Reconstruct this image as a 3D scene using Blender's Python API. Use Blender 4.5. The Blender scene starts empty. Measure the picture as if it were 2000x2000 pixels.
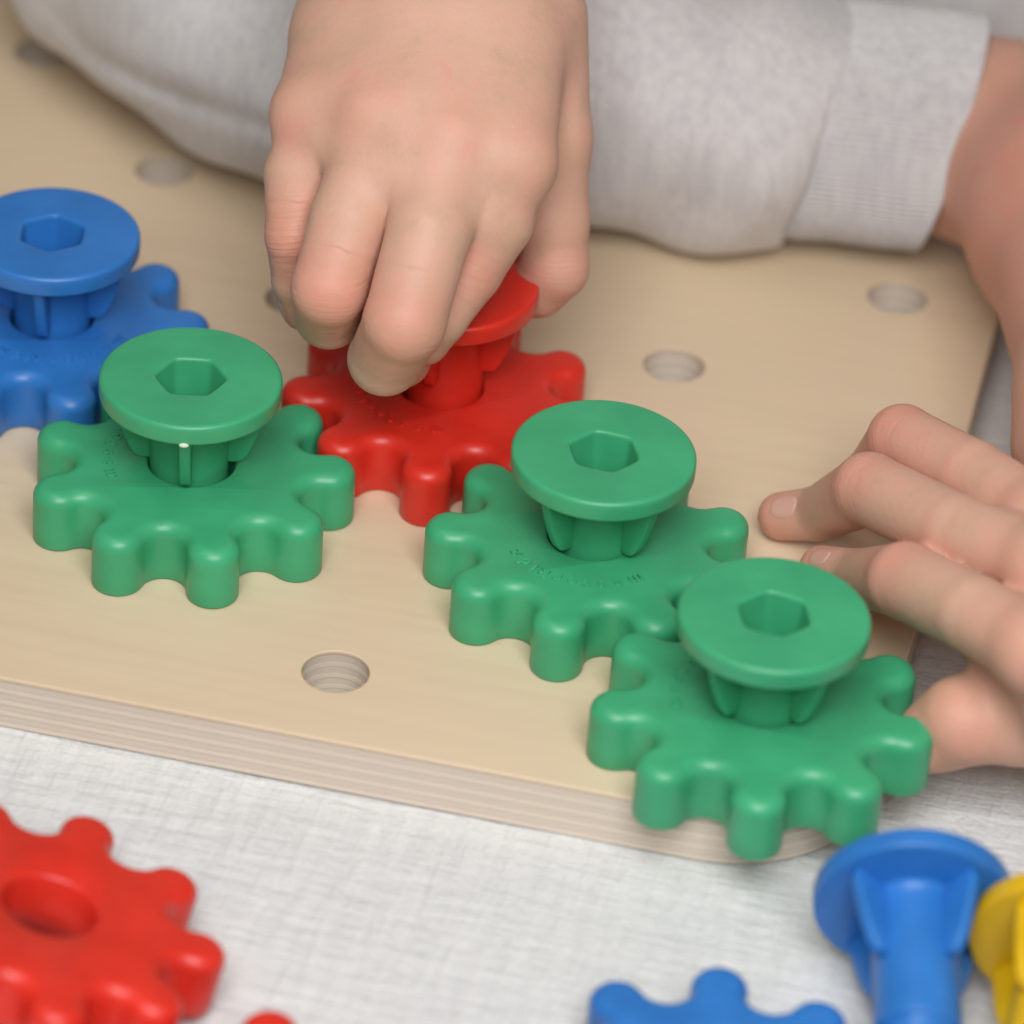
import bpy, bmesh, math, random, mathutils
import numpy as np
import mathutils.geometry
from mathutils import Vector, Matrix
random.seed(4); rng=np.random.default_rng(7)
R=math.radians
S=0.01                      # everything is laid out in centimetres; the scene is in metres
scene=bpy.context.scene
col=scene.collection

# ---------------------------------------------------------------- camera, light, exposure
cd=bpy.data.cameras.new('camera'); cam=bpy.data.objects.new('camera',cd); col.objects.link(cam)
cam.location=(16.9626*S,-61.6473*S,45.8382*S)
cam.rotation_euler=(R(54.49545),R(-3.46785),R(12.90781))
cd.lens=161.78; cd.sensor_width=36; cd.clip_start=0.05; cd.clip_end=20
cd.dof.use_dof=True; cd.dof.focus_distance=0.768; cd.dof.aperture_fstop=10.5
scene.camera=cam
w=bpy.data.worlds.new('World'); scene.world=w; w.use_nodes=True
bg=w.node_tree.nodes['Background']; bg.inputs[0].default_value=(1.0,0.83,0.66,1); bg.inputs[1].default_value=0.135
def area(name,loc,target,size,power,color):
    l=bpy.data.lights.new(name,'AREA'); l.shape='RECTANGLE'; l.size=size[0]; l.size_y=size[1]; l.energy=power; l.color=color
    o=bpy.data.objects.new(name,l); col.objects.link(o); o.location=loc
    o.rotation_euler=(Vector(target)-Vector(loc)).to_track_quat('-Z','Y').to_euler(); return o
area('window_light',(0.17,-0.45,0.54),(0.05,-0.02,0),(0.44,0.38),5.2,(0.97,0.985,1.0))
area('ceiling_light',(-0.25,-0.30,1.5),(0.05,0.0,0),(0.6,0.5),3.0,(1.0,0.97,0.93))
scene.view_settings.view_transform='Standard'; scene.view_settings.look='None'
scene.view_settings.exposure=0.0; scene.view_settings.gamma=1

# ---------------------------------------------------------------- helpers
def link(name,me,mat=None,parent=None):
    o=bpy.data.objects.new(name,me); col.objects.link(o)
    if mat is not None and me is not None and not me.materials: me.materials.append(mat)
    if parent is not None: o.parent=parent
    return o
def mesh(name,verts,faces,smooth=True):
    me=bpy.data.meshes.new(name); v=np.asarray(verts,dtype=float)*S
    me.from_pydata(v.tolist(),[],faces if isinstance(faces,list) else faces.tolist()); me.update()
    if smooth: me.polygons.foreach_set('use_smooth',[True]*len(me.polygons))
    return me
def fixnormals(me):
    bm=bmesh.new(); bm.from_mesh(me); bmesh.ops.recalc_face_normals(bm,faces=bm.faces); bm.to_mesh(me); bm.free(); return me
def tag(o,label=None,cat=None,group=None,kind=None):
    if label: o['label']=label
    if cat: o['category']=cat
    if group: o['group']=group
    if kind: o['kind']=kind
    return o
def empty(name,loc,rz=0):
    o=bpy.data.objects.new(name,None); col.objects.link(o); o.empty_display_size=.005
    o.location=(loc[0]*S,loc[1]*S,loc[2]*S); o.rotation_euler=(0,0,rz); return o
def rings(rs,close_first=False,close_last=False):
    """bridge rings (lists of equal length) into a closed skin"""
    n=len(rs[0]); V=[v for r in rs for v in r]; F=[]
    for a in range(len(rs)-1):
        for i in range(n):
            j=(i+1)%n; F.append((a*n+i,a*n+j,(a+1)*n+j,(a+1)*n+i))
    def cap(a):
        c=len(V); V.append(tuple(np.mean(np.array(rs[a]),axis=0)))
        for i in range(n): F.append((a*n+i,a*n+(i+1)%n,c))
    if close_first: cap(0)
    if close_last: cap(len(rs)-1)
    return V,F

# ---------------------------------------------------------------- materials
def newmat(name):
    m=bpy.data.materials.new(name); m.use_nodes=True; nt=m.node_tree; b=nt.nodes['Principled BSDF']; return m,nt,b
def N(nt,t,**k):
    n=nt.nodes.new(t)
    for a,v in k.items():
        if a.startswith('i_'): 
            key=a[2:]; key=int(key) if key.isdigit() else key
            n.inputs[key].default_value=v
        else: setattr(n,a,v)
    return n
def ramp(nt,src,stops):
    r=nt.nodes.new('ShaderNodeValToRGB'); nt.links.new(src,r.inputs[0])
    e=r.color_ramp.elements
    while len(e)<len(stops): e.new(.5)
    for k,(p,c) in enumerate(stops): e[k].position=p; e[k].color=(*c,1) if len(c)==3 else c
    return r
def coords(nt,scale=(1,1,1),rot=(0,0,0),obj=True):
    tc=N(nt,'ShaderNodeTexCoord'); mp=N(nt,'ShaderNodeMapping'); mp.inputs['Scale'].default_value=scale; mp.inputs['Rotation'].default_value=rot
    nt.links.new(tc.outputs['Object'],mp.inputs[0]); return mp.outputs[0]
def plastic(name,c,rough=.36):
    m,nt,b=newmat(name); L=nt.links.new
    v=coords(nt); n1=N(nt,'ShaderNodeTexNoise',i_Scale=90.,i_Detail=3.); L(v,n1.inputs['Vector'])
    c2=tuple(min(1,x*1.12+.004) for x in c); c1=tuple(x*.92 for x in c)
    r=ramp(nt,n1.outputs[0],[(.3,c1),(.7,c2)]); L(r.outputs[0],b.inputs['Base Color'])
    n2=N(nt,'ShaderNodeTexNoise',i_Scale=1600.,i_Detail=4.); L(v,n2.inputs['Vector'])
    rr=N(nt,'ShaderNodeMapRange',i_3=rough-.05,i_4=rough+.07); L(n1.outputs[0],rr.inputs[0]); L(rr.outputs[0],b.inputs['Roughness'])
    bp=N(nt,'ShaderNodeBump',i_Strength=.25,i_Distance=.00005); L(n2.outputs[0],bp.inputs['Height']); L(bp.outputs[0],b.inputs['Normal'])
    n5=N(nt,'ShaderNodeTexNoise',i_Scale=1.,i_Detail=2.,i_Distortion=.2); L(coords(nt,(90,2600,600),(.3,.2,.7)),n5.inputs['Vector'])
    sc=ramp(nt,n5.outputs[0],[(.66,(0,0,0)),(.72,(1,1,1))]); hh=N(nt,'ShaderNodeMath',operation='MULTIPLY_ADD',i_1=-.5); L(sc.outputs[0],hh.inputs[0]); L(n2.outputs[0],hh.inputs[2]); L(hh.outputs[0],bp.inputs['Height'])
    b.inputs['IOR'].default_value=1.48
    b.inputs['Subsurface Weight'].default_value=.12; b.inputs['Subsurface Radius'].default_value=tuple(.3+.7*x for x in c); b.inputs['Subsurface Scale'].default_value=.0016
    return m
GREEN=plastic('green_plastic',(.046,.365,.168)); RED=plastic('red_plastic',(.65,.026,.013)); BLUE=plastic('blue_plastic',(.026,.175,.52)); YELLOW=plastic('yellow_plastic',(.70,.43,.005))
BURR,_nt,_b=newmat('pale_plastic_burr'); _b.inputs['Base Color'].default_value=(.62,.74,.6,1)

def wood_mat(name,ca,cb,face=True,rot=0):
    m,nt,b=newmat(name); L=nt.links.new
    v=coords(nt,(14,260,60) if face else (30,30,500),(0,0,rot))
    n=N(nt,'ShaderNodeTexNoise',i_Scale=1.,i_Detail=7.,i_Roughness=.62,i_Distortion=.6); L(v,n.inputs['Vector'])
    v2=coords(nt,(7,22,1),(0,0,rot)); n2=N(nt,'ShaderNodeTexNoise',i_Scale=1.,i_Detail=4.,i_Distortion=1.2); L(v2,n2.inputs['Vector'])
    mx=N(nt,'ShaderNodeMix',data_type='FLOAT',i_0=.6); L(n.outputs[0],mx.inputs[2]); L(n2.outputs[0],mx.inputs[3])
    r=ramp(nt,mx.outputs[0],[(.3,cb),(.52,ca),(.75,tuple(min(1,x*1.05) for x in ca))])
    out=r.outputs[0]
    if face:
        # small brown knots and flecks
        v3=coords(nt,(26,70,1),(0,0,rot)); vo=N(nt,'ShaderNodeTexVoronoi',i_Scale=1.); vo.inputs['Randomness'].default_value=1; L(v3,vo.inputs['Vector'])
        kr=ramp(nt,vo.outputs['Distance'],[(.0,(1,1,1)),(.17,(0,0,0))])
        hs=N(nt,'ShaderNodeSeparateColor'); L(vo.outputs['Color'],hs.inputs[0])
        gt=N(nt,'ShaderNodeMath',operation='GREATER_THAN',i_1=.9); L(hs.outputs[0],gt.inputs[0])
        mu=N(nt,'ShaderNodeMath',operation='MULTIPLY'); L(kr.outputs[0],mu.inputs[0]); L(gt.outputs[0],mu.inputs[1])
        mu2=N(nt,'ShaderNodeMath',operation='MULTIPLY',i_1=.35); L(mu.outputs[0],mu2.inputs[0])
        mc=N(nt,'ShaderNodeMix',data_type='RGBA'); L(mu2.outputs[0],mc.inputs[0]); L(out,mc.inputs[6]); mc.inputs[7].default_value=(.42,.22,.12,1)
        out=mc.outputs[2]
    L(out,b.inputs['Base Color'])
    b.inputs['Roughness'].default_value=.5 if face else .62
    bp=N(nt,'ShaderNodeBump',i_Strength=.35,i_Distance=.00006); L(n.outputs[0],bp.inputs['Height']); L(bp.outputs[0],b.inputs['Normal'])
    return m
WOOD=wood_mat('birch_veneer',(.705,.56,.388),(.65,.505,.338))
PLY_A=wood_mat('birch_ply_long_grain',(.70,.60,.49),(.64,.54,.43),False)
PLY_B=wood_mat('birch_ply_end_grain',(.63,.54,.45),(.57,.48,.39),False)
GLUE,_nt,_b=newmat('dark_glue_line'); _b.inputs['Base Color'].default_value=(.52,.43,.34,1); _b.inputs['Roughness'].default_value=.6

def cloth_mat():
    m,nt,b=newmat('white_crinkled_cloth'); L=nt.links.new
    def nz(sc,rot=0,detail=3,dist=.4,ro=.55):
        v=coords(nt,sc,(0,0,rot)); n=N(nt,'ShaderNodeTexNoise',i_Scale=1.,i_Detail=float(detail),i_Distortion=dist,i_Roughness=ro); L(v,n.inputs['Vector']); return n.outputs[0]
    a=nz((400,50,1),R(3)); c=nz((65,420,1),R(-4)); d=nz((1100,1100,1),0,2,0); e=nz((120,120,1),0,3,.8)
    # puffed cells between sunken woven creases
    tc=N(nt,'ShaderNodeTexCoord'); wn=N(nt,'ShaderNodeTexNoise',i_Scale=110.,i_Detail=3.); L(tc.outputs['Object'],wn.inputs['Vector'])
    vm=N(nt,'ShaderNodeVectorMath',operation='MULTIPLY_ADD'); L(wn.outputs['Color'],vm.inputs[0]); vm.inputs[1].default_value=(.006,.006,0); L(tc.outputs['Object'],vm.inputs[2])
    mp=N(nt,'ShaderNodeMapping'); mp.inputs['Scale'].default_value=(260,330,1); mp.inputs['Rotation'].default_value=(0,0,R(5)); L(vm.outputs[0],mp.inputs[0])
    vo=N(nt,'ShaderNodeTexVoronoi',feature='DISTANCE_TO_EDGE',voronoi_dimensions='2D',i_Scale=1.); vo.inputs['Randomness'].default_value=.55; L(mp.outputs[0],vo.inputs['Vector'])
    cs=ramp(nt,vo.outputs['Distance'],[(0,(0,0,0)),(.16,(.75,.75,.75)),(.5,(1,1,1))])
    def add(x,y,k=1.):
        q=N(nt,'ShaderNodeMath',operation='MULTIPLY_ADD'); L(y,q.inputs[0]); q.inputs[1].default_value=k; L(x,q.inputs[2]); return q.outputs[0]
    h=add(a,c,.95); h=add(h,d,.3); h=add(h,e,.15); h=add(h,cs.outputs[0],.12)
    dv=N(nt,'ShaderNodeMath',operation='MULTIPLY',i_1=.5); L(h,dv.inputs[0])
    r=ramp(nt,dv.outputs[0],[(.48,(.62,.62,.615)),(.62,(.67,.668,.66)),(.80,(.735,.73,.72))])
    L(r.outputs[0],b.inputs['Base Color']); b.inputs['Roughness'].default_value=.8
    b.inputs['Sheen Weight'].default_value=.15
    bp=N(nt,'ShaderNodeBump',i_Strength=.75,i_Distance=.0009); L(h,bp.inputs['Height']); L(bp.outputs[0],b.inputs['Normal'])
    return m
CLOTH=cloth_mat()

def skin_mat():
    m,nt,b=newmat('child_skin'); L=nt.links.new
    at=N(nt,'ShaderNodeAttribute',attribute_name='flush_and_shade')  # redness of joints and tips, plus the forearm's painted shade
    v=coords(nt); n1=N(nt,'ShaderNodeTexNoise',i_Scale=130.,i_Detail=5.,i_Roughness=.65); L(v,n1.inputs['Vector'])
    r=ramp(nt,n1.outputs[0],[(.28,(.57,.365,.255)),(.45,(.635,.395,.285)),(.6,(.665,.40,.30)),(.75,(.68,.35,.275))])
    mx=N(nt,'ShaderNodeMix',data_type='RGBA'); 
    n3=N(nt,'ShaderNodeTexNoise',i_Scale=260.,i_Detail=3.); L(v,n3.inputs['Vector'])
    fm=N(nt,'ShaderNodeMath',operation='MULTIPLY'); L(at.outputs['Fac'],fm.inputs[0]); mr=N(nt,'ShaderNodeMapRange',i_1=.25,i_2=.7,i_3=.65,i_4=1.1); L(n3.outputs[0],mr.inputs[0]); L(mr.outputs[0],fm.inputs[1])
    L(fm.outputs[0],mx.inputs[0]); L(r.outputs[0],mx.inputs[6]); mx.inputs[7].default_value=(.68,.19,.14,1)
    L(mx.outputs[2],b.inputs['Base Color'])
    b.inputs['Roughness'].default_value=.52; b.inputs['Specular IOR Level'].default_value=.38
    b.inputs['Subsurface Weight'].default_value=.6; b.inputs['Subsurface Radius'].default_value=(1,.36,.2); b.inputs['Subsurface Scale'].default_value=.0022
    # pores and fine skin folds, folds strongest over the joints
    vo=N(nt,'ShaderNodeTexVoronoi',i_Scale=1500.,feature='DISTANCE_TO_EDGE'); L(v,vo.inputs['Vector'])
    n2=N(nt,'ShaderNodeTexNoise',i_Scale=700.,i_Detail=5.); L(v,n2.inputs['Vector'])
    cr=N(nt,'ShaderNodeAttribute',attribute_name='fold'); 
    al=N(nt,'ShaderNodeAttribute',attribute_name='along'); cx=N(nt,'ShaderNodeCombineXYZ'); am=N(nt,'ShaderNodeMath',operation='MULTIPLY',i_1=13.); L(al.outputs['Fac'],am.inputs[0]); L(am.outputs[0],cx.inputs[0])
    vs=N(nt,'ShaderNodeVectorMath',operation='MULTIPLY_ADD'); L(v,vs.inputs[0]); vs.inputs[1].default_value=(190,190,190); L(cx.outputs[0],vs.inputs[2])
    wv=N(nt,'ShaderNodeTexNoise',i_Scale=1.,i_Detail=4.,i_Distortion=.5); L(vs.outputs[0],wv.inputs['Vector'])
    w1=N(nt,'ShaderNodeMath',operation='MULTIPLY'); L(cr.outputs['Fac'],w1.inputs[0]); L(wv.outputs[0],w1.inputs[1])
    a1=N(nt,'ShaderNodeMath',operation='MULTIPLY_ADD',i_1=.35); L(vo.outputs['Distance'],a1.inputs[0]); L(n2.outputs[0],a1.inputs[2])
    a2=N(nt,'ShaderNodeMath',operation='MULTIPLY_ADD',i_1=4.8); L(w1.outputs[0],a2.inputs[0]); L(a1.outputs[0],a2.inputs[2])
    bp=N(nt,'ShaderNodeBump',i_Strength=.42,i_Distance=.00022); L(a2.outputs[0],bp.inputs['Height']); L(bp.outputs[0],b.inputs['Normal'])
    return m
SKIN=skin_mat()
NAIL,_nt,_b=newmat('fingernail'); _b.inputs['Base Color'].default_value=(.63,.37,.29,1); _b.inputs['Roughness'].default_value=.42
_b.inputs['Subsurface Weight'].default_value=.4; _b.inputs['Subsurface Scale'].default_value=.001

def knit_mat(name,ribs=False):
    m,nt,b=newmat(name); L=nt.links.new
    v=coords(nt,(560,560,60),(0,0,0)); n=N(nt,'ShaderNodeTexNoise',i_Scale=1.,i_Detail=5.,i_Roughness=.65); L(v,n.inputs['Vector'])
    v2=coords(nt,(1,1,1)); n2=N(nt,'ShaderNodeTexNoise',i_Scale=900.,i_Detail=3.); L(v2,n2.inputs['Vector'])
    n4=N(nt,'ShaderNodeTexNoise',i_Scale=60.,i_Detail=3.); L(v2,n4.inputs['Vector'])
    mx=N(nt,'ShaderNodeMath',operation='MULTIPLY_ADD',i_1=.22); L(n4.outputs[0],mx.inputs[0]); L(n.outputs[0],mx.inputs[2])
    r=ramp(nt,mx.outputs[0],[(.40,(.50,.475,.475)),(.55,(.545,.52,.52)),(.66,(.585,.56,.55)),(.85,(.63,.605,.59))]); L(r.outputs[0],b.inputs['Base Color'])
    b.inputs['Roughness'].default_value=.95; b.inputs['Sheen Weight'].default_value=.35; b.inputs['Sheen Roughness'].default_value=.5
    bp=N(nt,'ShaderNodeBump',i_Strength=.6,i_Distance=.0004); L(n2.outputs[0],bp.inputs['Height']); L(bp.outputs[0],b.inputs['Normal'])
    return m
KNIT=knit_mat('grey_heather_knit')

# ---------------------------------------------------------------- the tablecloth and the board
def tablecloth():
    nx,ny=420,360; xs=np.linspace(-26,34,nx); ys=np.linspace(-24,46,ny)
    X,Y=np.meshgrid(xs,ys,indexing='ij'); Z=np.full_like(X,-1.03)
    Z+=.03*np.sin(X*.7+.8*np.sin(Y*.4))*np.sin(Y*.55+.5)
    Z+=.012*np.sin(X*2.3+1.7*np.sin(Y*.9))*np.cos(Y*1.9+X*.3)
    inb=np.clip(np.minimum(np.minimum(X+16,12.9-X),np.minimum(Y+5.7,30-Y)),0,1)   # pressed flat by the board
    Z=Z*(1-inb)+(-1.075)*inb
    Z=np.minimum(Z,-1.015)
    V=np.stack([X,Y,Z],-1).reshape(-1,3); i=np.arange(nx-1)[:,None]*ny+np.arange(ny-1)[None]
    F=np.stack([i,i+ny,i+ny+1,i+1],-1).reshape(-1,4)
    return tag(link('tablecloth',mesh('tablecloth',V,F),CLOTH),'white crinkle woven tablecloth spread under the plywood board','tablecloth',kind='structure')
tablecloth()

P=5.0; q=P*math.sqrt(.5)
def lat(i,j): return (q*(i+j),q*(j-i))
X0,X1,Y0,Y1=-16.,12.51,-5.305,27.
holes=[lat(i,j) for i in range(-9,9) for j in range(-9,9)]
holes=[h for h in holes if X0+1.2<h[0]<X1-1.2 and Y0+1.2<h[1]<Y1-1.2]
def board():
    root=empty('plywood_board',(X0,Y0,-1.01)); tag(root,'pale birch plywood pegboard with round holes lying on the white cloth','pegboard')
    T=1.01; n=9; t=T/n; edges=[0,.85,2.05,2.95,4.1,5.0,6.1,6.95,8.15,9]
    def ply(z0,z1,inset,hr,mat,bev=0):
        cu=bpy.data.curves.new('ply','CURVE'); cu.dimensions='2D'; cu.fill_mode='BOTH'; cu.extrude=(z1-z0)/2*S-bev*S; cu.bevel_depth=bev*S; cu.bevel_resolution=3; cu.offset=-bev*S
        def spl(pts):
            s=cu.splines.new('POLY'); s.points.add(len(pts)-1); s.use_cyclic_u=True
            for k,(x,y) in enumerate(pts): s.points[k].co=((x-X0)*S,(y-Y0)*S,0,1)
        out=[]; r=2.6
        for cx,cy,a0 in ((X1-r,Y0+r,-90),(X1-r,Y1-r,0),(X0+r,Y1-r,90),(X0+r,Y0+r,180)):
            for k in range(25):
                a=R(a0+90*k/24); out.append((cx+(r-inset)*math.cos(a),cy+(r-inset)*math.sin(a)))
        spl(out)
        for hx,hy in holes: spl([(hx+hr*math.cos(a),hy+hr*math.sin(a)) for a in [R(k*7.5) for k in range(48)][::-1]])
        ob=bpy.data.objects.new('tmp',cu); col.objects.link(ob); dg=bpy.context.evaluated_depsgraph_get()
        me=bpy.data.meshes.new_from_object(ob.evaluated_get(dg)); bpy.data.objects.remove(ob)
        me.materials.clear(); me.materials.append(mat)
        o=link('veneer' if mat in (WOOD,) else 'ply',me,None,root); o.location=(0,0,(z0+z1)/2*S+1.01*S); return o
    for k in range(n):
        z1=-edges[k]*t; z0=-edges[k+1]*t+.012
        ins=(0,.012,.004,.010,0,.012,.003,.012,.004)[k]
        ply(z0,z1,ins,.556+ins*.6,WOOD if k==0 else (PLY_B if k%2 else PLY_A),.022 if k==0 else 0)
        if k<n-1: 
            g=ply(z0-.012,z0,.022,.57,GLUE); g.name='glue_line'
board()

# ---------------------------------------------------------------- gears
def gear_outline(n=9,rt=.44,Rt=2.78,Rr=1.97):
    T=Rt-rt; half=math.pi/n
    lo,hi=.1,1.2
    f=lambda rg:(T*T+(Rr+rg)**2-2*T*(Rr+rg)*math.cos(half))-(rt+rg)**2
    for _ in range(60):
        m=(lo+hi)/2
        if f(lo)*f(m)<=0: hi=m
        else: lo=m
    rg=(lo+hi)/2; g=Rr+rg
    Tc=np.array([T,0]); Gc=np.array([g*math.cos(half),g*math.sin(half)])
    d=Gc-Tc; aT=math.atan2(d[1],d[0]); aG=math.atan2(-d[1],-d[0])%(2*math.pi)
    one=[]
    for k in range(-9,10): a=aT*k/9; one.append((Tc+rt*np.array([math.cos(a),math.sin(a)]),np.array([math.cos(a),math.sin(a)])))
    end=2*half+math.pi  # symmetric about the gap axis: direction from G to the origin side
    mid=half+math.pi; a0=aG; a1=2*mid-aG
    for k in range(1,16):
        a=a0+(a1-a0)*k/16; one.append((Gc+rg*np.array([math.cos(a),math.sin(a)]),-np.array([math.cos(a),math.sin(a)])))
    pts=[];nor=[]
    for i in range(n):
        c,s=math.cos(2*half*i),math.sin(2*half*i); M=np.array([[c,-s],[s,c]])
        for p_,n_ in one: pts.append(M@p_); nor.append(M@n_)
    return np.array(pts),np.array(nor)
GP,GN=gear_outline()
GH=1.1; GHR=.735
def gear_mesh():
    def off(i,z): return [(x,y,z) for x,y in (GP-GN*i)]
    ang=np.unwrap(np.arctan2(GP[:,1],GP[:,0])); ang=ang+0
    # evenly eased angles for the bore
    ev=np.linspace(ang[0],ang[0]+2*math.pi,len(ang)+1)[:-1]; ang=.5*ang+.5*ev
    circ=lambda r,z:[(r*math.cos(a),r*math.sin(a),z) for a in ang]
    rb=.24; rs=[circ(GHR,.0),off(.05,0.0),off(.015,.015),off(0,.05),off(0,.35),off(0,GH-rb-.1)]
    for k in range(0,9):
        a=R(90*k/8); rs.append(off(rb*(1-math.cos(a)),GH-rb+rb*math.sin(a)))
    no=len(rs); rs+=[circ(GHR+.06,GH),circ(GHR+.025,GH-.015),circ(GHR,GH-.06),circ(GHR,.5)]
    n=len(rs[0]); V,F=rings(rs); F=[f for f in F if not (n*(no-1)<=f[0]<n*no and f[2]>=n*no)]
    tri=mathutils.geometry.tessellate_polygon([[Vector(v) for v in rs[no-1]],[Vector(v) for v in rs[no]]])
    F+=[tuple((no-1)*n+k for k in t) for t in tri]; L_=len(rs)-1
    for i in range(n): F.append((L_*n+i,L_*n+(i+1)%n,(i+1)%n,i))
    return fixnormals(mesh('gear',V,F))
GEAR=gear_mesh()
def lettering_mesh(word='masterkidz',r=1.42,start=3-0.0,step=10.2,size=.33):
    bm=bmesh.new(); wd={'m':1.45,'i':.55,'t':.75,'r':.8}
    tot=0; ws=[wd.get(c,1.) for c in word]; scale=92/(sum(ws)-ws[0]/2-ws[-1]/2); a=start+ws[0]/2*scale
    for c,wc in zip(word,ws):
        a-=wc/2*scale
        cu=bpy.data.curves.new('t','FONT'); cu.body=c; cu.size=size; cu.extrude=.028; cu.align_x='CENTER'; cu.resolution_u=3; cu.bevel_depth=.008
        ob=bpy.data.objects.new('t',cu); col.objects.link(ob); dg=bpy.context.evaluated_depsgraph_get()
        me=bpy.data.meshes.new_from_object(ob.evaluated_get(dg)); bpy.data.objects.remove(ob)
        me.transform(Matrix.Rotation(R(a-90),4,'Z')@Matrix.Translation((0,r-.07,0))); bm.from_mesh(me); bpy.data.meshes.remove(me)
        a-=wc/2*scale
    me=bpy.data.meshes.new('lettering'); bm.to_mesh(me); bm.free(); me.transform(Matrix.Translation((0,0,GH-.006))); me.transform(Matrix.Scale(S,4)); return me
LETT=lettering_mesh()
for _m in (GEAR,LETT): pass
def gear(x,y,z,phase,lett,mat,label,group,tilt=None):
    me=bpy.data.meshes.get('gear_'+mat.name)
    if not me: me=GEAR.copy(); me.name='gear_'+mat.name; me.materials.append(mat)
    o=link('toy_gear',me,None); tag(o,label,'toy gear',group)
    o.location=(x*S,y*S,z*S)
    if tilt is not None:
        o.rotation_mode='QUATERNION'; o.rotation_quaternion=tilt
    else: o.rotation_euler=(0,0,R(phase))
    if lett is not None:
        lm=bpy.data.meshes.get('lett_'+mat.name)
        if not lm: lm=LETT.copy(); lm.name='lett_'+mat.name; lm.materials.append(mat)
        l=link('raised_lettering',lm,None,o); l.rotation_euler=(0,0,R(lett-phase))
    return o
GB='gears meshed on the pegboard'; GL='loose gears on the cloth'
Ax,Ay=lat(0,0); Bx,By=lat(1,1); Cx,Cy=lat(2,1); Dx,Dy=lat(0,1); Ex,Ey=lat(-1,0)
gear(Ax+.05,Ay,.004,15,-150,GREEN,'green gear left of the red one, its peg showing one fin with a pale burr','gears meshed on the pegboard')
gear(Bx-.09,By,.004,29.5,-50,GREEN,'middle green gear with raised lettering in front of its peg, between red gear and corner','gears meshed on the pegboard')
gear(Cx-.05,Cy-.03,.004,-1,-161,GREEN,'green gear overhanging the rounded board corner, beside the curled fingers','gears meshed on the pegboard')
gear(Dx,Dy,.004,38,-82,RED,'red gear on the board under the pinching fingers','gears meshed on the pegboard')
gear(Ex,Ey,.004,15.5,-20,BLUE,'blue gear at the left edge of the board behind the green one','gears meshed on the pegboard')
nrm=Vector((.2069,.1483,.9671)).normalized(); ex=Vector((0,1,0)).cross(nrm).normalized(); ey=nrm.cross(ex)
Mt=Matrix((ex,ey,nrm)).transposed()@Matrix.Rotation(R(90.3),3,'Z')
tc=Vector((1.14,-11.36,.80))-nrm*GH
gear(tc.x,tc.y,tc.z,0,None,RED,'red gear lying tilted on the cloth at lower left with its empty centre hole showing',GL,Mt.to_quaternion())
gear(11.36,-11.60,-1.01,98,None,BLUE,'blue gear lying on the cloth in front of the board corner',GL)
gear(5.12,-14.5,-1.01,98,None,RED,'red gear of which one tooth shows on the cloth beside the tilted red gear',GL)

# ---------------------------------------------------------------- pegs
def hexr(a,ap,rot):
    k=((a-rot+math.pi/6)%(math.pi/3))-math.pi/6   # 0 at a vertex direction
    f=math.pi/6-abs(k)
    return (((ap/math.cos(f))**-18+(ap*1.12)**-18)**(-1/18))
def head_mesh(rot):
    n=96; A=[2*math.pi*k/n for k in range(n)]
    c=lambda r,z:[(r*math.cos(a),r*math.sin(a),z) for a in A]
    h=lambda ap,z:[(hexr(a,ap,rot)*math.cos(a),hexr(a,ap,rot)*math.sin(a),z) for a in A]
    R0=1.535; zt=2.80; zb=2.43
    rs=[c(.69,zb),c(1.45,zb),c(1.50,zb+.006),c(1.525,zb+.025),c(R0-.004,zb+.05),c(R0,zt-.12)]
    for k in range(1,7):
        a=R(90*k/6); rs.append(c(R0-.085*(1-math.cos(a)),zt-.085+.085*math.sin(a)))
    rs+=[c(1.3,zt-.004),c(1.0,zt-.006)]
    rs+=[h(.60,zt-.006),h(.565,zt-.012),h(.54,zt-.035),h(.53,zt-.08),h(.50,zt-.7),h(.48,zt-1.15),h(.46,zt-1.17)]
    V,F=rings(rs,False,True); return mesh('peg_head',V,F)
def shaft_mesh():
    n=64; A=[2*math.pi*k/n for k in range(n)]; c=lambda r,z:[(r*math.cos(a),r*math.sin(a),z) for a in A]
    rs=[c(.50,-1.0),c(.52,-.97),c(.53,-.93),c(.53,-.02),c(.55,.01),c(.655,.012),c(.668,.03),c(.672,.08),c(.665,1.6),c(.67,2.2),c(.70,2.36),c(.78,2.44)]
    # hollow, so that the socket in the head stays open
    rs+=[c(.60,2.44),c(.60,1.2)]
    V,F=rings(rs,True,True); return fixnormals(mesh('peg_shaft',V,F))
def fin_mesh():
    prof=[(.64,2.44),(1.32,2.44),(1.30,2.3),(1.255,2.1),(1.19,1.85),(1.11,1.6),(1.03,1.4),(.97,1.28),(.91,1.20),(.84,1.165),(.76,1.155),(.64,1.155)]
    w=.095; b=.03
    cen=np.array([.7,1.9]); out=[]
    P_=np.array(prof); 
    def inset(d):
        n=len(P_); res=[]
        for i in range(n):
            a=P_[i]-P_[i-1]; c=P_[(i+1)%n]-P_[i]
            na=np.array([a[1],-a[0]])/np.linalg.norm(a); nc=np.array([c[1],-c[0]])/np.linalg.norm(c); m=na+nc; m/=np.linalg.norm(m)
            res.append(P_[i]+m*d/max(.5,(m@na)))
        return res
    rs=[]
    for y,d in ((-w,b),(-w+b*.3,b*.3),(-w+b,0),(w-b,0),(w-b*.3,b*.3),(w,b)):
        rs.append([(x,y,z) for x,z in inset(d)])
    V,F=rings(rs,True,True); return fixnormals(mesh('peg_fin',V,F))
SH=shaft_mesh(); FI=fin_mesh()
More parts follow.
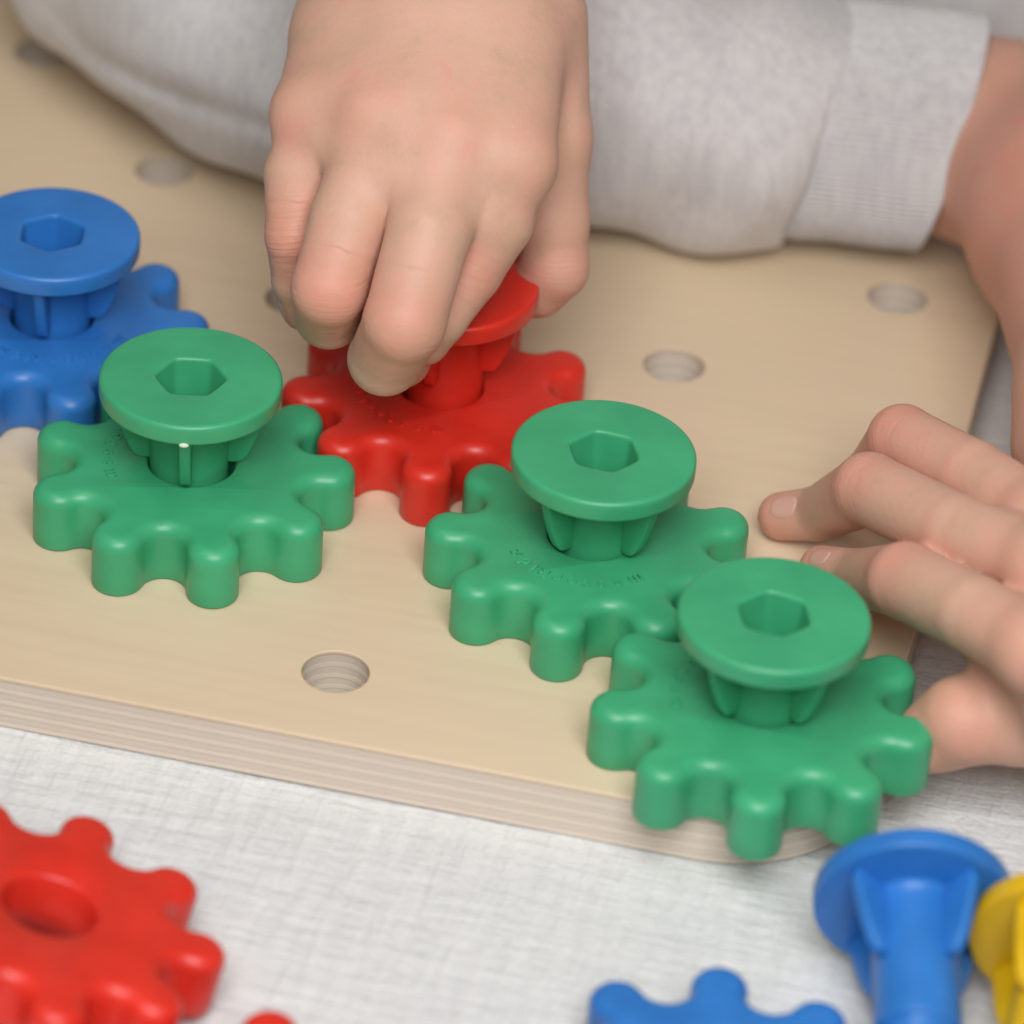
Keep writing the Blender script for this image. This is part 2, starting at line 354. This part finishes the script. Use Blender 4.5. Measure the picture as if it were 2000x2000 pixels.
def peg(loc,fin,hexa,mat,label,group,quat=None):
    root=empty('toy_peg',loc,0); tag(root,label,'toy peg',group)
    if quat is not None: root.rotation_mode='QUATERNION'; root.rotation_quaternion=quat
    h=head_mesh(R(hexa)); link('head',h,mat,root)
    def cp(me,nm):
        m=bpy.data.meshes.get(nm+'_'+mat.name)
        if not m: m=me.copy(); m.name=nm+'_'+mat.name; m.materials.append(mat)
        return m
    link('shaft',cp(SH,'shaft'),None,root)
    for k in range(4):
        f=link('fin',cp(FI,'fin'),None,root); f.rotation_euler=(0,0,R(fin+90*k))
    return root
PB='pegs standing in the gears'; PL='loose pegs on the cloth'
pa=peg((Ax,Ay,0.012),-78,12,GREEN,'green peg in the left green gear, one fin and pale burr facing front',PB)
V,F=rings([[(1.30+.05*math.sin(t)*math.cos(2*math.pi*k/10),.07*math.sin(t)*math.sin(2*math.pi*k/10)+.0,.045*math.cos(t)) for k in range(10)] for t in (.3,.8,1.3,1.8,2.4)],True,True)
V=[(x+.225,y*1.25,z+2.445) for x,y,z in V]
bo=link('moulding_burr',fixnormals(mesh('burr',V,F)),BURR,pa); bo.rotation_euler=(0,0,R(-78)); bo['label']='pale chipped burr under the rim'
peg((Bx,By,0.012),-35,55,GREEN,'green peg with hexagon socket in the middle green gear, two fins visible',PB)
peg((Cx-.03,Cy-.03,0.012),-38,50,GREEN,'green peg in the gear at the board corner',PB)
peg((Dx+.04,Dy+.02,.46),-94,20,RED,'red peg pulled up from its gear by the fingers',PB)
peg((Ex,Ey,0.03),-83,41,BLUE,'blue peg in the gear at the left edge of the board',PB)
def lying(disc,ax,twist):
    """quaternion whose -z points along ax (from head to pin); returns root location so that the head centre is at disc"""
    z=-Vector(ax).normalized(); x=Vector((0,0,1)).cross(z).normalized(); y=z.cross(x)
    m=Matrix((x,y,z)).transposed()@Matrix.Rotation(R(twist),3,'Z'); loc=Vector(disc)-z*2.45
    return tuple(loc),m.to_quaternion()
l,qq=lying((13.62,-7.25,.50),(.20,-.95,-.19),40); peg(l,0,30,BLUE,'blue peg lying on the cloth with its shaft towards the viewer',PL,qq)
l,qq=lying((16.05,-7.6,.50),(-.02,-.97,-.19),52); peg(l,0,10,YELLOW,'yellow peg lying at the right edge beside the blue peg',PL,qq)

# ---------------------------------------------------------------- soft bodies: distance fields and surface nets
def smin(a,b,k):
    if k<=0: return np.minimum(a,b)
    h=np.clip(.5+.5*(b-a)/k,0,1); return b+(a-b)*h-k*h*(1-h)
def cone(P_,a,b):
    """distance to a rounded cone between (x,y,z,r) a and b"""
    pa=np.array(a[:3],dtype=np.float32); pb=np.array(b[:3],dtype=np.float32); ba=pb-pa; l2=float(ba@ba)
    t=np.clip(((P_-pa)@ba)/l2,0,1)
    return np.linalg.norm(P_-pa-t[...,None]*ba,axis=-1)-(a[3]+(b[3]-a[3])*t)
def chain(P_,c,k=.1):
    d=cone(P_,c[0],c[1])
    for i in range(1,len(c)-1): d=smin(d,cone(P_,c[i],c[i+1]),k)
    return d
def ellip(P_,c,r):
    r=np.array(r,dtype=np.float32); p0=(P_-np.array(c,dtype=np.float32))
    k0=np.linalg.norm(p0/r,axis=-1); k1=np.linalg.norm(p0/(r*r),axis=-1)+1e-9; return k0*(k0-1)/k1
def nets(f,lo,hi,h):
    lo=np.array(lo,float); n=np.ceil((np.array(hi)-lo)/h).astype(int)+1
    ax=[(lo[i]+h*np.arange(n[i])).astype(np.float32) for i in range(3)]
    # coarse pass to skip empty space is not needed: evaluate slab by slab
    D=np.empty(n,dtype=np.float32)
    for s in range(0,n[0],16):
        G=np.stack(np.meshgrid(ax[0][s:s+16],ax[1],ax[2],indexing='ij'),-1); D[s:s+16]=f(G)
    ins=D<0
    nx,ny,nz=n-1
    cnt=np.zeros((nx,ny,nz),np.float32); acc=np.zeros((nx,ny,nz,3),np.float32)
    corners=[(i,j,k) for i in (0,1) for j in (0,1) for k in (0,1)]
    for a in corners:
        for d in range(3):
            if a[d]: continue
            b=list(a); b[d]=1
            Da=D[a[0]:a[0]+nx,a[1]:a[1]+ny,a[2]:a[2]+nz]; Db=D[b[0]:b[0]+nx,b[1]:b[1]+ny,b[2]:b[2]+nz]
            m=(Da<0)!=(Db<0); t=np.where(m,Da/np.where(m,Da-Db,1),0)
            for e in range(3): acc[...,e]+=np.where(m,a[e]+(t if e==d else 0),0)
            cnt+=m
    act=cnt>0; idx=-np.ones((nx,ny,nz),np.int64); idx[act]=np.arange(act.sum())
    pos=acc[act]/cnt[act][:,None]; cell=np.argwhere(act); V=lo+(cell+pos)*h
    F=[]
    for d in range(3):
        u,v=(d+1)%3,(d+2)%3
        sl0=[slice(None)]*3; sl1=[slice(None)]*3; sl0[d]=slice(0,-1); sl1[d]=slice(1,None)
        for o in (u,v): sl0[o]=slice(1,-1); sl1[o]=slice(1,-1)
        A=ins[tuple(sl0)]; B=ins[tuple(sl1)]; ch=np.argwhere(A!=B); 
        if not len(ch): continue
        st=A[tuple(ch.T)]
        base=ch.copy(); base[:,u]+=1; base[:,v]+=1
        def g(du,dv):
            c=base.copy(); c[:,u]-=du; c[:,v]-=dv; return idx[tuple(c.T)]
        qd=np.stack([g(1,1),g(0,1),g(0,0),g(1,0)],-1); qd[~st]=qd[~st][:,::-1]; F.append(qd)
    return V,np.concatenate(F)
def relax(V,F,it,lam=.5):
    e=np.concatenate([F[:,[0,1]],F[:,[1,2]],F[:,[2,3]],F[:,[3,0]]]); e=np.concatenate([e,e[:,::-1]])
    deg=np.bincount(e[:,0],minlength=len(V)).astype(float)[:,None]
    for k in range(it):
        for l in (lam,-lam*1.02):      # no overall shrinking
            s=np.stack([np.bincount(e[:,0],V[e[:,1],c],minlength=len(V)) for c in range(3)],-1)
            V=V+l*(s/deg-V)
    return V

#JOINTS
J={
'middle':[(3.57,2.9,6.46,.80),(3.56,1.64,5.41,.71),(3.47,.55,4.27,.685),(3.05,1.11,3.09,.62),(3.15,1.99,2.55,.5)],
'ring':[(2.27,2.98,6.56,.76),(2.19,1.77,5.26,.68),(2.08,.99,4.38,.645),(1.92,1.68,3.39,.58),(2.12,2.61,2.89,.48)],
'pinky':[(1.02,3.48,6.1,.68),(1.06,2.81,5.33,.62),(1.16,2.21,4.49,.52),(1.23,2.22,3.62,.45),(1.33,2.29,3.0,.38)],
'index':[(4.61,3.15,6.03,.74),(4.46,2.6,5.22,.66),(4.12,2.25,4.39,.60),(3.74,1.71,3.73,.55),(3.56,1.65,3.27,.48)],
'thumb':[(4.14, 6.22, 7.03, 1.0), (4.74, 5.25, 5.35, 0.78), (5.04, 4.78, 4.03, 0.62), (5.21, 4.47, 3.3, 0.56), (4.94, 4.47, 2.84, 0.5), (4.65, 4.54, 2.59, 0.43)],
'mi':[(2.84, 8.1, 7.71, 1.45), (3.88, 5.37, 7.04, 1.05), (4.61, 3.15, 6.03, 0.72)],
'mm':[(2.34, 7.9, 7.73, 1.55), (3.07, 5.11, 7.23, 1.08), (3.57, 2.9, 6.46, 0.76)],
'mr':[(1.76, 7.85, 7.65, 1.55), (2.08, 5.02, 7.09, 1.02), (2.27, 2.98, 6.56, 0.72)],
'mp':[(1.05, 7.96, 7.46, 1.35), (1.09, 5.28, 6.67, 0.86), (1.02, 3.48, 6.1, 0.64)],
'f1':[(1.21, 8.09, 7.42, 1.5), (-0.94, 15.74, 10.1, 1.85)],
'f2':[(2.86, 8.47, 7.53, 1.5), (1.18, 16.23, 10.23, 1.85)],
}
def hand_right(P_):
    palm=chain(P_,J['mi'],.3)
    for k in ('mm','mr','mp'): palm=smin(palm,chain(P_,J[k],.3),.75)
    for w_ in [[(1.57, 5.16, 6.82, 0.95), (1.65, 3.5, 6.38, 0.7), (1.61, 2.95, 5.98, 0.6)], [(2.58, 5.09, 7.15, 1.03), (2.9, 3.3, 6.62, 0.72), (2.89, 2.35, 5.93, 0.64)], [(3.46, 5.24, 7.13, 1.03), (4.05, 3.5, 6.32, 0.74), (4.13, 2.5, 5.55, 0.62)]]:
        palm=smin(palm,chain(P_,w_,.2),.45)                              # webs between the fingers
    palm=smin(palm,cone(P_,(4.0,4.6,5.4,.8),(1.5,4.6,5.2,.7)),.7)      # flesh of the palm
    for k in ('f1','f2'): palm=smin(palm,chain(P_,J[k],.3),.8)
    th=chain(P_,J['thumb'],.2); palm=smin(palm,th,.35)
    d=None
    for k in ('pinky','ring','middle','index'):
        f=chain(P_,[(*J[k][0][:3],J[k][0][3]-.28)]+J[k][1:],.07); 
        if d is None: d=f
        else: d=np.minimum(d,f)+.025*np.exp(-((d-f)/.12)**2)                # crease where two fingers touch
    d=smin(d,palm,.34)
    for c in ('pinky','index'):                                             # knuckle pads
        a=J[c][0]; d=smin(d,np.linalg.norm(P_-np.array([a[0],a[1]-.08,a[2]+.12],dtype=np.float32),axis=-1)-a[3]*.80,.4)
    return d
K={
'fa':[(14.38,-.06,3.0,.68),(13.03,1.39,2.68,.575),(11.69,2.75,2.2,.59),(11.21,3.48,.9,.48),(11.11,3.49,.5,.42)],
'fb':[(14.64,-1.59,3.2,.72),(13.02,-.36,2.72,.605),(11.37,1.28,2.1,.61),(10.49,2.28,.72,.47),(9.85,2.43,.42,.42)],
'fc':[(14.76, -3.58, 3.0, 0.7), (13.62, -2.55, 2.75, 0.62), (12.37, -1.24, 2.2, 0.63), (11.46, 0.48, 0.86, 0.47), (10.78, 1.08, 0.46, 0.4)],
'th':[(15.96, -2.79, 1.2, 0.9), (14.67, -2.79, 1.0, 0.68), (13.69, -3.0, 0.95, 0.69), (13.37, -2.96, 0.6, 0.6), (13.12, -3.16, 0.5, 0.5)],
'arm':[(8.6,12.58,2.35,1.6),(11.0,12.85,2.35,1.60),(12.6,12.5,2.4,1.72),(13.88,10.1,2.75,2.05),(15.42,3.36,3.2,1.75),(16.2,.22,2.9,1.5)],
}
def hand_left(P_):
    palm=cone(P_,(16.2,.22,2.9,1.4),(14.38,-.06,3.0,.68))
    for a,b in (((16.2,-.2,2.9,1.3),(14.64,-1.59,3.2,.72)),((16.4,-1.5,2.7,1.2),(14.76,-3.53,3.0,.72)),((16.3,-1.6,2.2,1.2),(15.96,-2.79,1.2,.9)),((16.2,.4,2.7,1.2),(14.3,2.6,2.5,.62))):
        palm=smin(palm,cone(P_,a,b),.6)
    for a,b in [((15.07, -2.88, 2.4, 0.95), (14.13, -2.21, 1.9, 0.5)), ((15.34, -3.09, 1.8, 0.9), (14.21, -2.21, 1.35, 0.45))]:
        palm=smin(palm,cone(P_,a,b),.4)
    palm=smin(palm,chain(P_,K['arm'],1.1),.6); palm=smin(palm,chain(P_,K['th'],.2),.4)
    d=None
    for k in ('fa','fb','fc'):
        f=chain(P_,[(*K[k][0][:3],K[k][0][3]-.05)]+K[k][1:],.07)
        if d is None: d=f
        else: d=smin(d,f,.05)
    d=smin(d,cone(P_,(14.35,-2.3,2.15,.62),(13.05,-1.05,1.75,.50)),.12)      # deep web between the two lower fingers
    return smin(d,palm,.26)
HC=np.array([7.,8.5,27.]); HD=np.array([0,-.5,-.86]); HU=np.array([0,-.86,.5])      # unseen bowed head added to shade arm and rear board: centre, facing, crown
def head(P_):
    d=ellip(P_,HC,(6.2,7.2,7.6)); f=lambda a,b,c=0.: tuple(HC+HD*a+HU*b+np.array([c,0,0]))
    d=smin(d,ellip(P_,f(2.2,-4.5),(4.4,4.6,4.6)),2.)
    d=smin(d,cone(P_,(*f(6.4,.6),.5),(*f(7.5,-1.2),.85)),.6)
    for c in (-6.1,6.1): d=smin(d,ellip(P_,f(-.3,-.8,c),(.7,1.3,1.6)),.3)
    for c in (-2.4,2.4): d=np.maximum(d,-(np.linalg.norm(P_-np.array(f(7.3,.9,c),dtype=np.float32),axis=-1)-1.2))
    d=smin(d,cone(P_,(*f(-2.,-5.),3.6),(4.5,19.,21.,4.6)),1.5)
    return d
def body():
    Va,Fa=nets(hand_right,(-.4,-.4,1.6),(6.6,11.5,11.6),.06); 
    Vb,Fb=nets(hand_left,(8.9,-5.4,-.4),(17.6,15.,5.4),.062)
    Vh,Fh=nets(head,(-3,-2,15),(17,22,38),.35)
    Va=relax(Va,Fa,6); Vb=relax(Vb,Fb,7)
    V=np.concatenate([Va,Vb,Vh]); F=np.concatenate([Fa,Fb+len(Va),Fh+len(Va)+len(Vb)])
    fl=np.zeros(len(V)); fo=np.zeros(len(V))
    def spot(c,r,a,arr):
        d2=((V-np.array(c[:3]))**2).sum(1); arr[:]=np.maximum(arr,a*np.exp(-d2/(r*r)))
    for k in ('middle','ring','pinky','index'):
        j=J[k]; spot(j[2],.72,.8,fl); spot(j[0],.85,.34,fl); spot(j[4],.6,.45,fl); spot(j[2],.7,1,fo); spot(j[0],.6,.4,fo)
    spot(J['thumb'][3],.7,.5,fl); spot(J['thumb'][3],.6,1,fo); spot(J['pinky'][3],.45,.8,fo)
    for k in ('fa','fb','fc','th'):
        j=K[k]; spot(j[2],.7,.8,fl); spot(j[4],.7,.55,fl); spot(j[2],.6,1,fo); spot(j[3],.4,.8,fo); spot(j[0],1.,.35,fl)
    spot((14.2,8,3.5,0),5.5,.5,fl)  # shade on the forearm, painted in as redder, darker skin
    al=np.zeros(len(V)); best=np.full(len(V),9.)
    for tab,keys in ((J,('middle','ring','pinky','index','thumb')),(K,('fa','fb','fc','th'))):
        for k in keys:
            c=[np.array(x[:3]) for x in tab[k]]
            for m in range(1,len(c)-1):
                ax=c[m+1]-c[m-1]; ax/=np.linalg.norm(ax); dd=np.linalg.norm(V-c[m],axis=1); w_=dd<best
                al[w_]=((V-c[m])@ax)[w_]; best[w_]=dd[w_]
    root=empty('person',(6.,14.,0)); tag(root,'child in a grey heather sweater leaning over the board, one hand pinching the red peg','person')
    V0=V-np.array([6.,14.,0])
    me=mesh('body',V0,F)
    for nm,arr in (('flush_and_shade',fl),('fold',fo),('along',al)):
        a=me.attributes.new(nm,'FLOAT','POINT'); a.data.foreach_set('value',arr.astype(np.float32))
    link('body',me,SKIN,root); return root
person=body()
def unseen_hair():  # goes with the unseen head, added to block light from above
    HAIR,nt,b=newmat('light_brown_hair'); b.inputs['Base Color'].default_value=(.22,.13,.07,1); b.inputs['Roughness'].default_value=.5
    f=lambda a,b_,c=0.: np.array(HC+HD*a+HU*b_+np.array([c,0,0]),dtype=np.float32)
    def g(P_):
        d=ellip(P_,tuple(HC),(6.9,7.9,8.3)); face=(P_-f(0,0))@HD.astype(np.float32)-2.6+.25*((P_-f(0,0))@HU.astype(np.float32))*-1.6
        return np.maximum(d,face)+.12*np.sin(P_[...,0]*4.)
    V,F=nets(g,(-2,-2,17),(16,19,38),.35); link('unseen_hair',mesh('unseen_hair',V-np.array([6.,14.,0]),F),HAIR,person)
unseen_hair()
def nail(sdf,c,axis,nrm_,L_,W_,extra=1.2):
    c=np.array(c,float); a=np.array(axis,float); n_=np.array(nrm_,float); n_/=np.linalg.norm(n_); a-=n_*(a@n_); a/=np.linalg.norm(a); b=np.cross(n_,a)
    rs=[]
    nu=20
    for f,lift in ((0.001,.009),(.35,.010),(.7,.009),(.92,.004),(1.0,-.014)):
        ring=[]
        for k in range(nu):
            t=2*math.pi*k/nu; cu,sv=math.cos(t),math.sin(t); u=abs(cu)**.7*np.sign(cu)*W_*f; v=abs(sv)**.8*np.sign(sv)*L_*f
            p0=c+a*v+b*u+n_*extra
            for _ in range(24): p0=p0-n_*float(sdf(p0.astype(np.float32)[None])[0]-lift)*.9
            ring.append(tuple(p0-np.array([6.,14.,0])))
        rs.append(ring)
    V,F=rings(rs,True,False); link('fingernail',fixnormals(mesh('nail',V,F)),NAIL,person)
nail(hand_left,(9.92,2.38,.5),(-1,.25,-.25),(-.1,-.55,.8),.26,.22)
nail(hand_left,(10.80,1.02,.52),(-1,.75,-.3),(-.15,-.45,.85),.22,.19)
nail(hand_right,(1.29,2.27,3.02),(.15,.1,-1),(-.85,-.5,.1),.2,.15)

# ---------------------------------------------------------------- sweater
T1=[(-5.7,17.5,4.2,3.0),(-4.79,14.11,3.4,3.0),(-2.31,12.36,3.2,3.0),(-.07,11.07,3.0,2.9)]
SL=[(-.5,12.2,2.9,2.8),(2.72,12.17,2.8,2.75),(4.73,12.02,2.6,2.5),(7.18,12.07,2.4,2.42),(8.6,12.56,2.32,2.30)]
HEM=[(-5.97,11.48,2.33,.1),(-5.2,11.25,1.85,.1),(-4.11,10.16,2.21,.14),(-3.23,9.58,2.33,.15),(-2.36,9.06,2.49,.15),(-1.53,8.58,2.66,.15),(-.85,8.28,2.72,.14),(-.18,8.19,2.67,.13)]
def sweater_f(P_):
    sl=np.maximum(chain(P_,SL,.6),P_[...,0]-.2*(P_[...,2]-2.3)-8.75)
    d=smin(chain(P_,T1,.8),sl,.8)
    d=smin(d,ellip(P_,(-.5,20.,5.),(7.5,6.,4.6)),1.5)
    x,y,z=P_[...,0],P_[...,1],P_[...,2]
    d=d+.10*np.sin(x*1.1+z*.9+.6*np.sin(y*.7))*np.sin(z*1.3-x*.35+.4)+.05*np.sin(x*2.6-z*1.7+np.sin(y*1.3))
    g=None                                                                   # stitched seam above the hem: a soft groove
    n_=np.array([.148,-.801,.58],dtype=np.float32)
    flat=lambda q_: q_-(q_@n_)[...,None]*n_
    Q=flat(P_)
    for a,b in zip(HEM[:-1],HEM[1:]):
        a2=flat(np.array(a[:3],dtype=np.float32)); b2=flat(np.array(b[:3],dtype=np.float32)); c=cone(Q,(*a2,0.),(*b2,0.)); g=c if g is None else np.minimum(g,c)
    front=np.clip((-(P_[...,1])+14.5)*.5,0,1)*np.clip((P_[...,0]+6.)*.8,0,1)
    d=d+.11*front*np.exp(-(g/.13)**2)-.05*front*np.exp(-((g-.35)/.25)**2)
    return d
#HEMCALC
V,F=nets(sweater_f,(-10.,6.5,-.4),(9.3,24.,9.8),.14); 
V=relax(V,F,2)
def torso_occluder_f(P_):  # upper torso stays unseen, added to darken the back of the board
    d=ellip(P_,(3.,26.5,15.),(12.,6.5,15.)); d=smin(d,ellip(P_,(6.,25.2,2.5),(14.5,6.5,6.)),2.)
    x,y,z=P_[...,0],P_[...,1],P_[...,2]
    return d+.2*np.sin(x*.7+z*.5)*np.sin(z*.6-x*.2)
V2,F2=nets(torso_occluder_f,(-12,17,-4.5),(23,35,33),.4); F=np.concatenate([F,F2+len(V)]); V=np.concatenate([V,V2])
V[:,2]=np.maximum(V[:,2],.02)       # rests on the board
link('sweater',mesh('sweater',V-np.array([6.,14.,0]),F),KNIT,person)
def cuff():
    a=np.array([8.3,12.55,2.32]); b=np.array([11.02,12.82,2.32]); ax=(b-a)/np.linalg.norm(b-a); L_=np.linalg.norm(b-a)
    up=np.array([0,0,1.]); s=np.cross(ax,up); s/=np.linalg.norm(s); up=np.cross(s,ax)
    n=122*6; th=np.arange(n)*2*math.pi/n; rib=.045*np.cos(th*122)
    rs=[]
    prof=[(0,2.18),(.05,2.25),(.12,2.28),(.3,2.30)]+[(x,2.30-.01*x+.015*math.sin(x*4)) for x in np.linspace(.5,L_-.2,14)]+[(L_-.08,2.27),(L_-.02,2.23),(L_,2.17),(L_-.03,2.10),(L_-.3,2.06),(L_-1.2,2.04)]
    for x,r in prof:
        rr=r+rib+.05*np.sin(th*2+.6)+.03*np.sin(th*3+x)
        p0=a+ax*(x+.2*np.sin(th)*rr)[:,None]+(np.cos(th)*rr)[:,None]*s+(np.sin(th)*rr)[:,None]*up
        p0[:,2]=np.maximum(p0[:,2],.03+.2*(x/L_)*0); rs.append([tuple(v-np.array([6.,14.,0])) for v in p0])
    V,F=rings(rs); link('ribbed_cuff',fixnormals(mesh('cuff',V,F)),KNIT,person)
cuff()
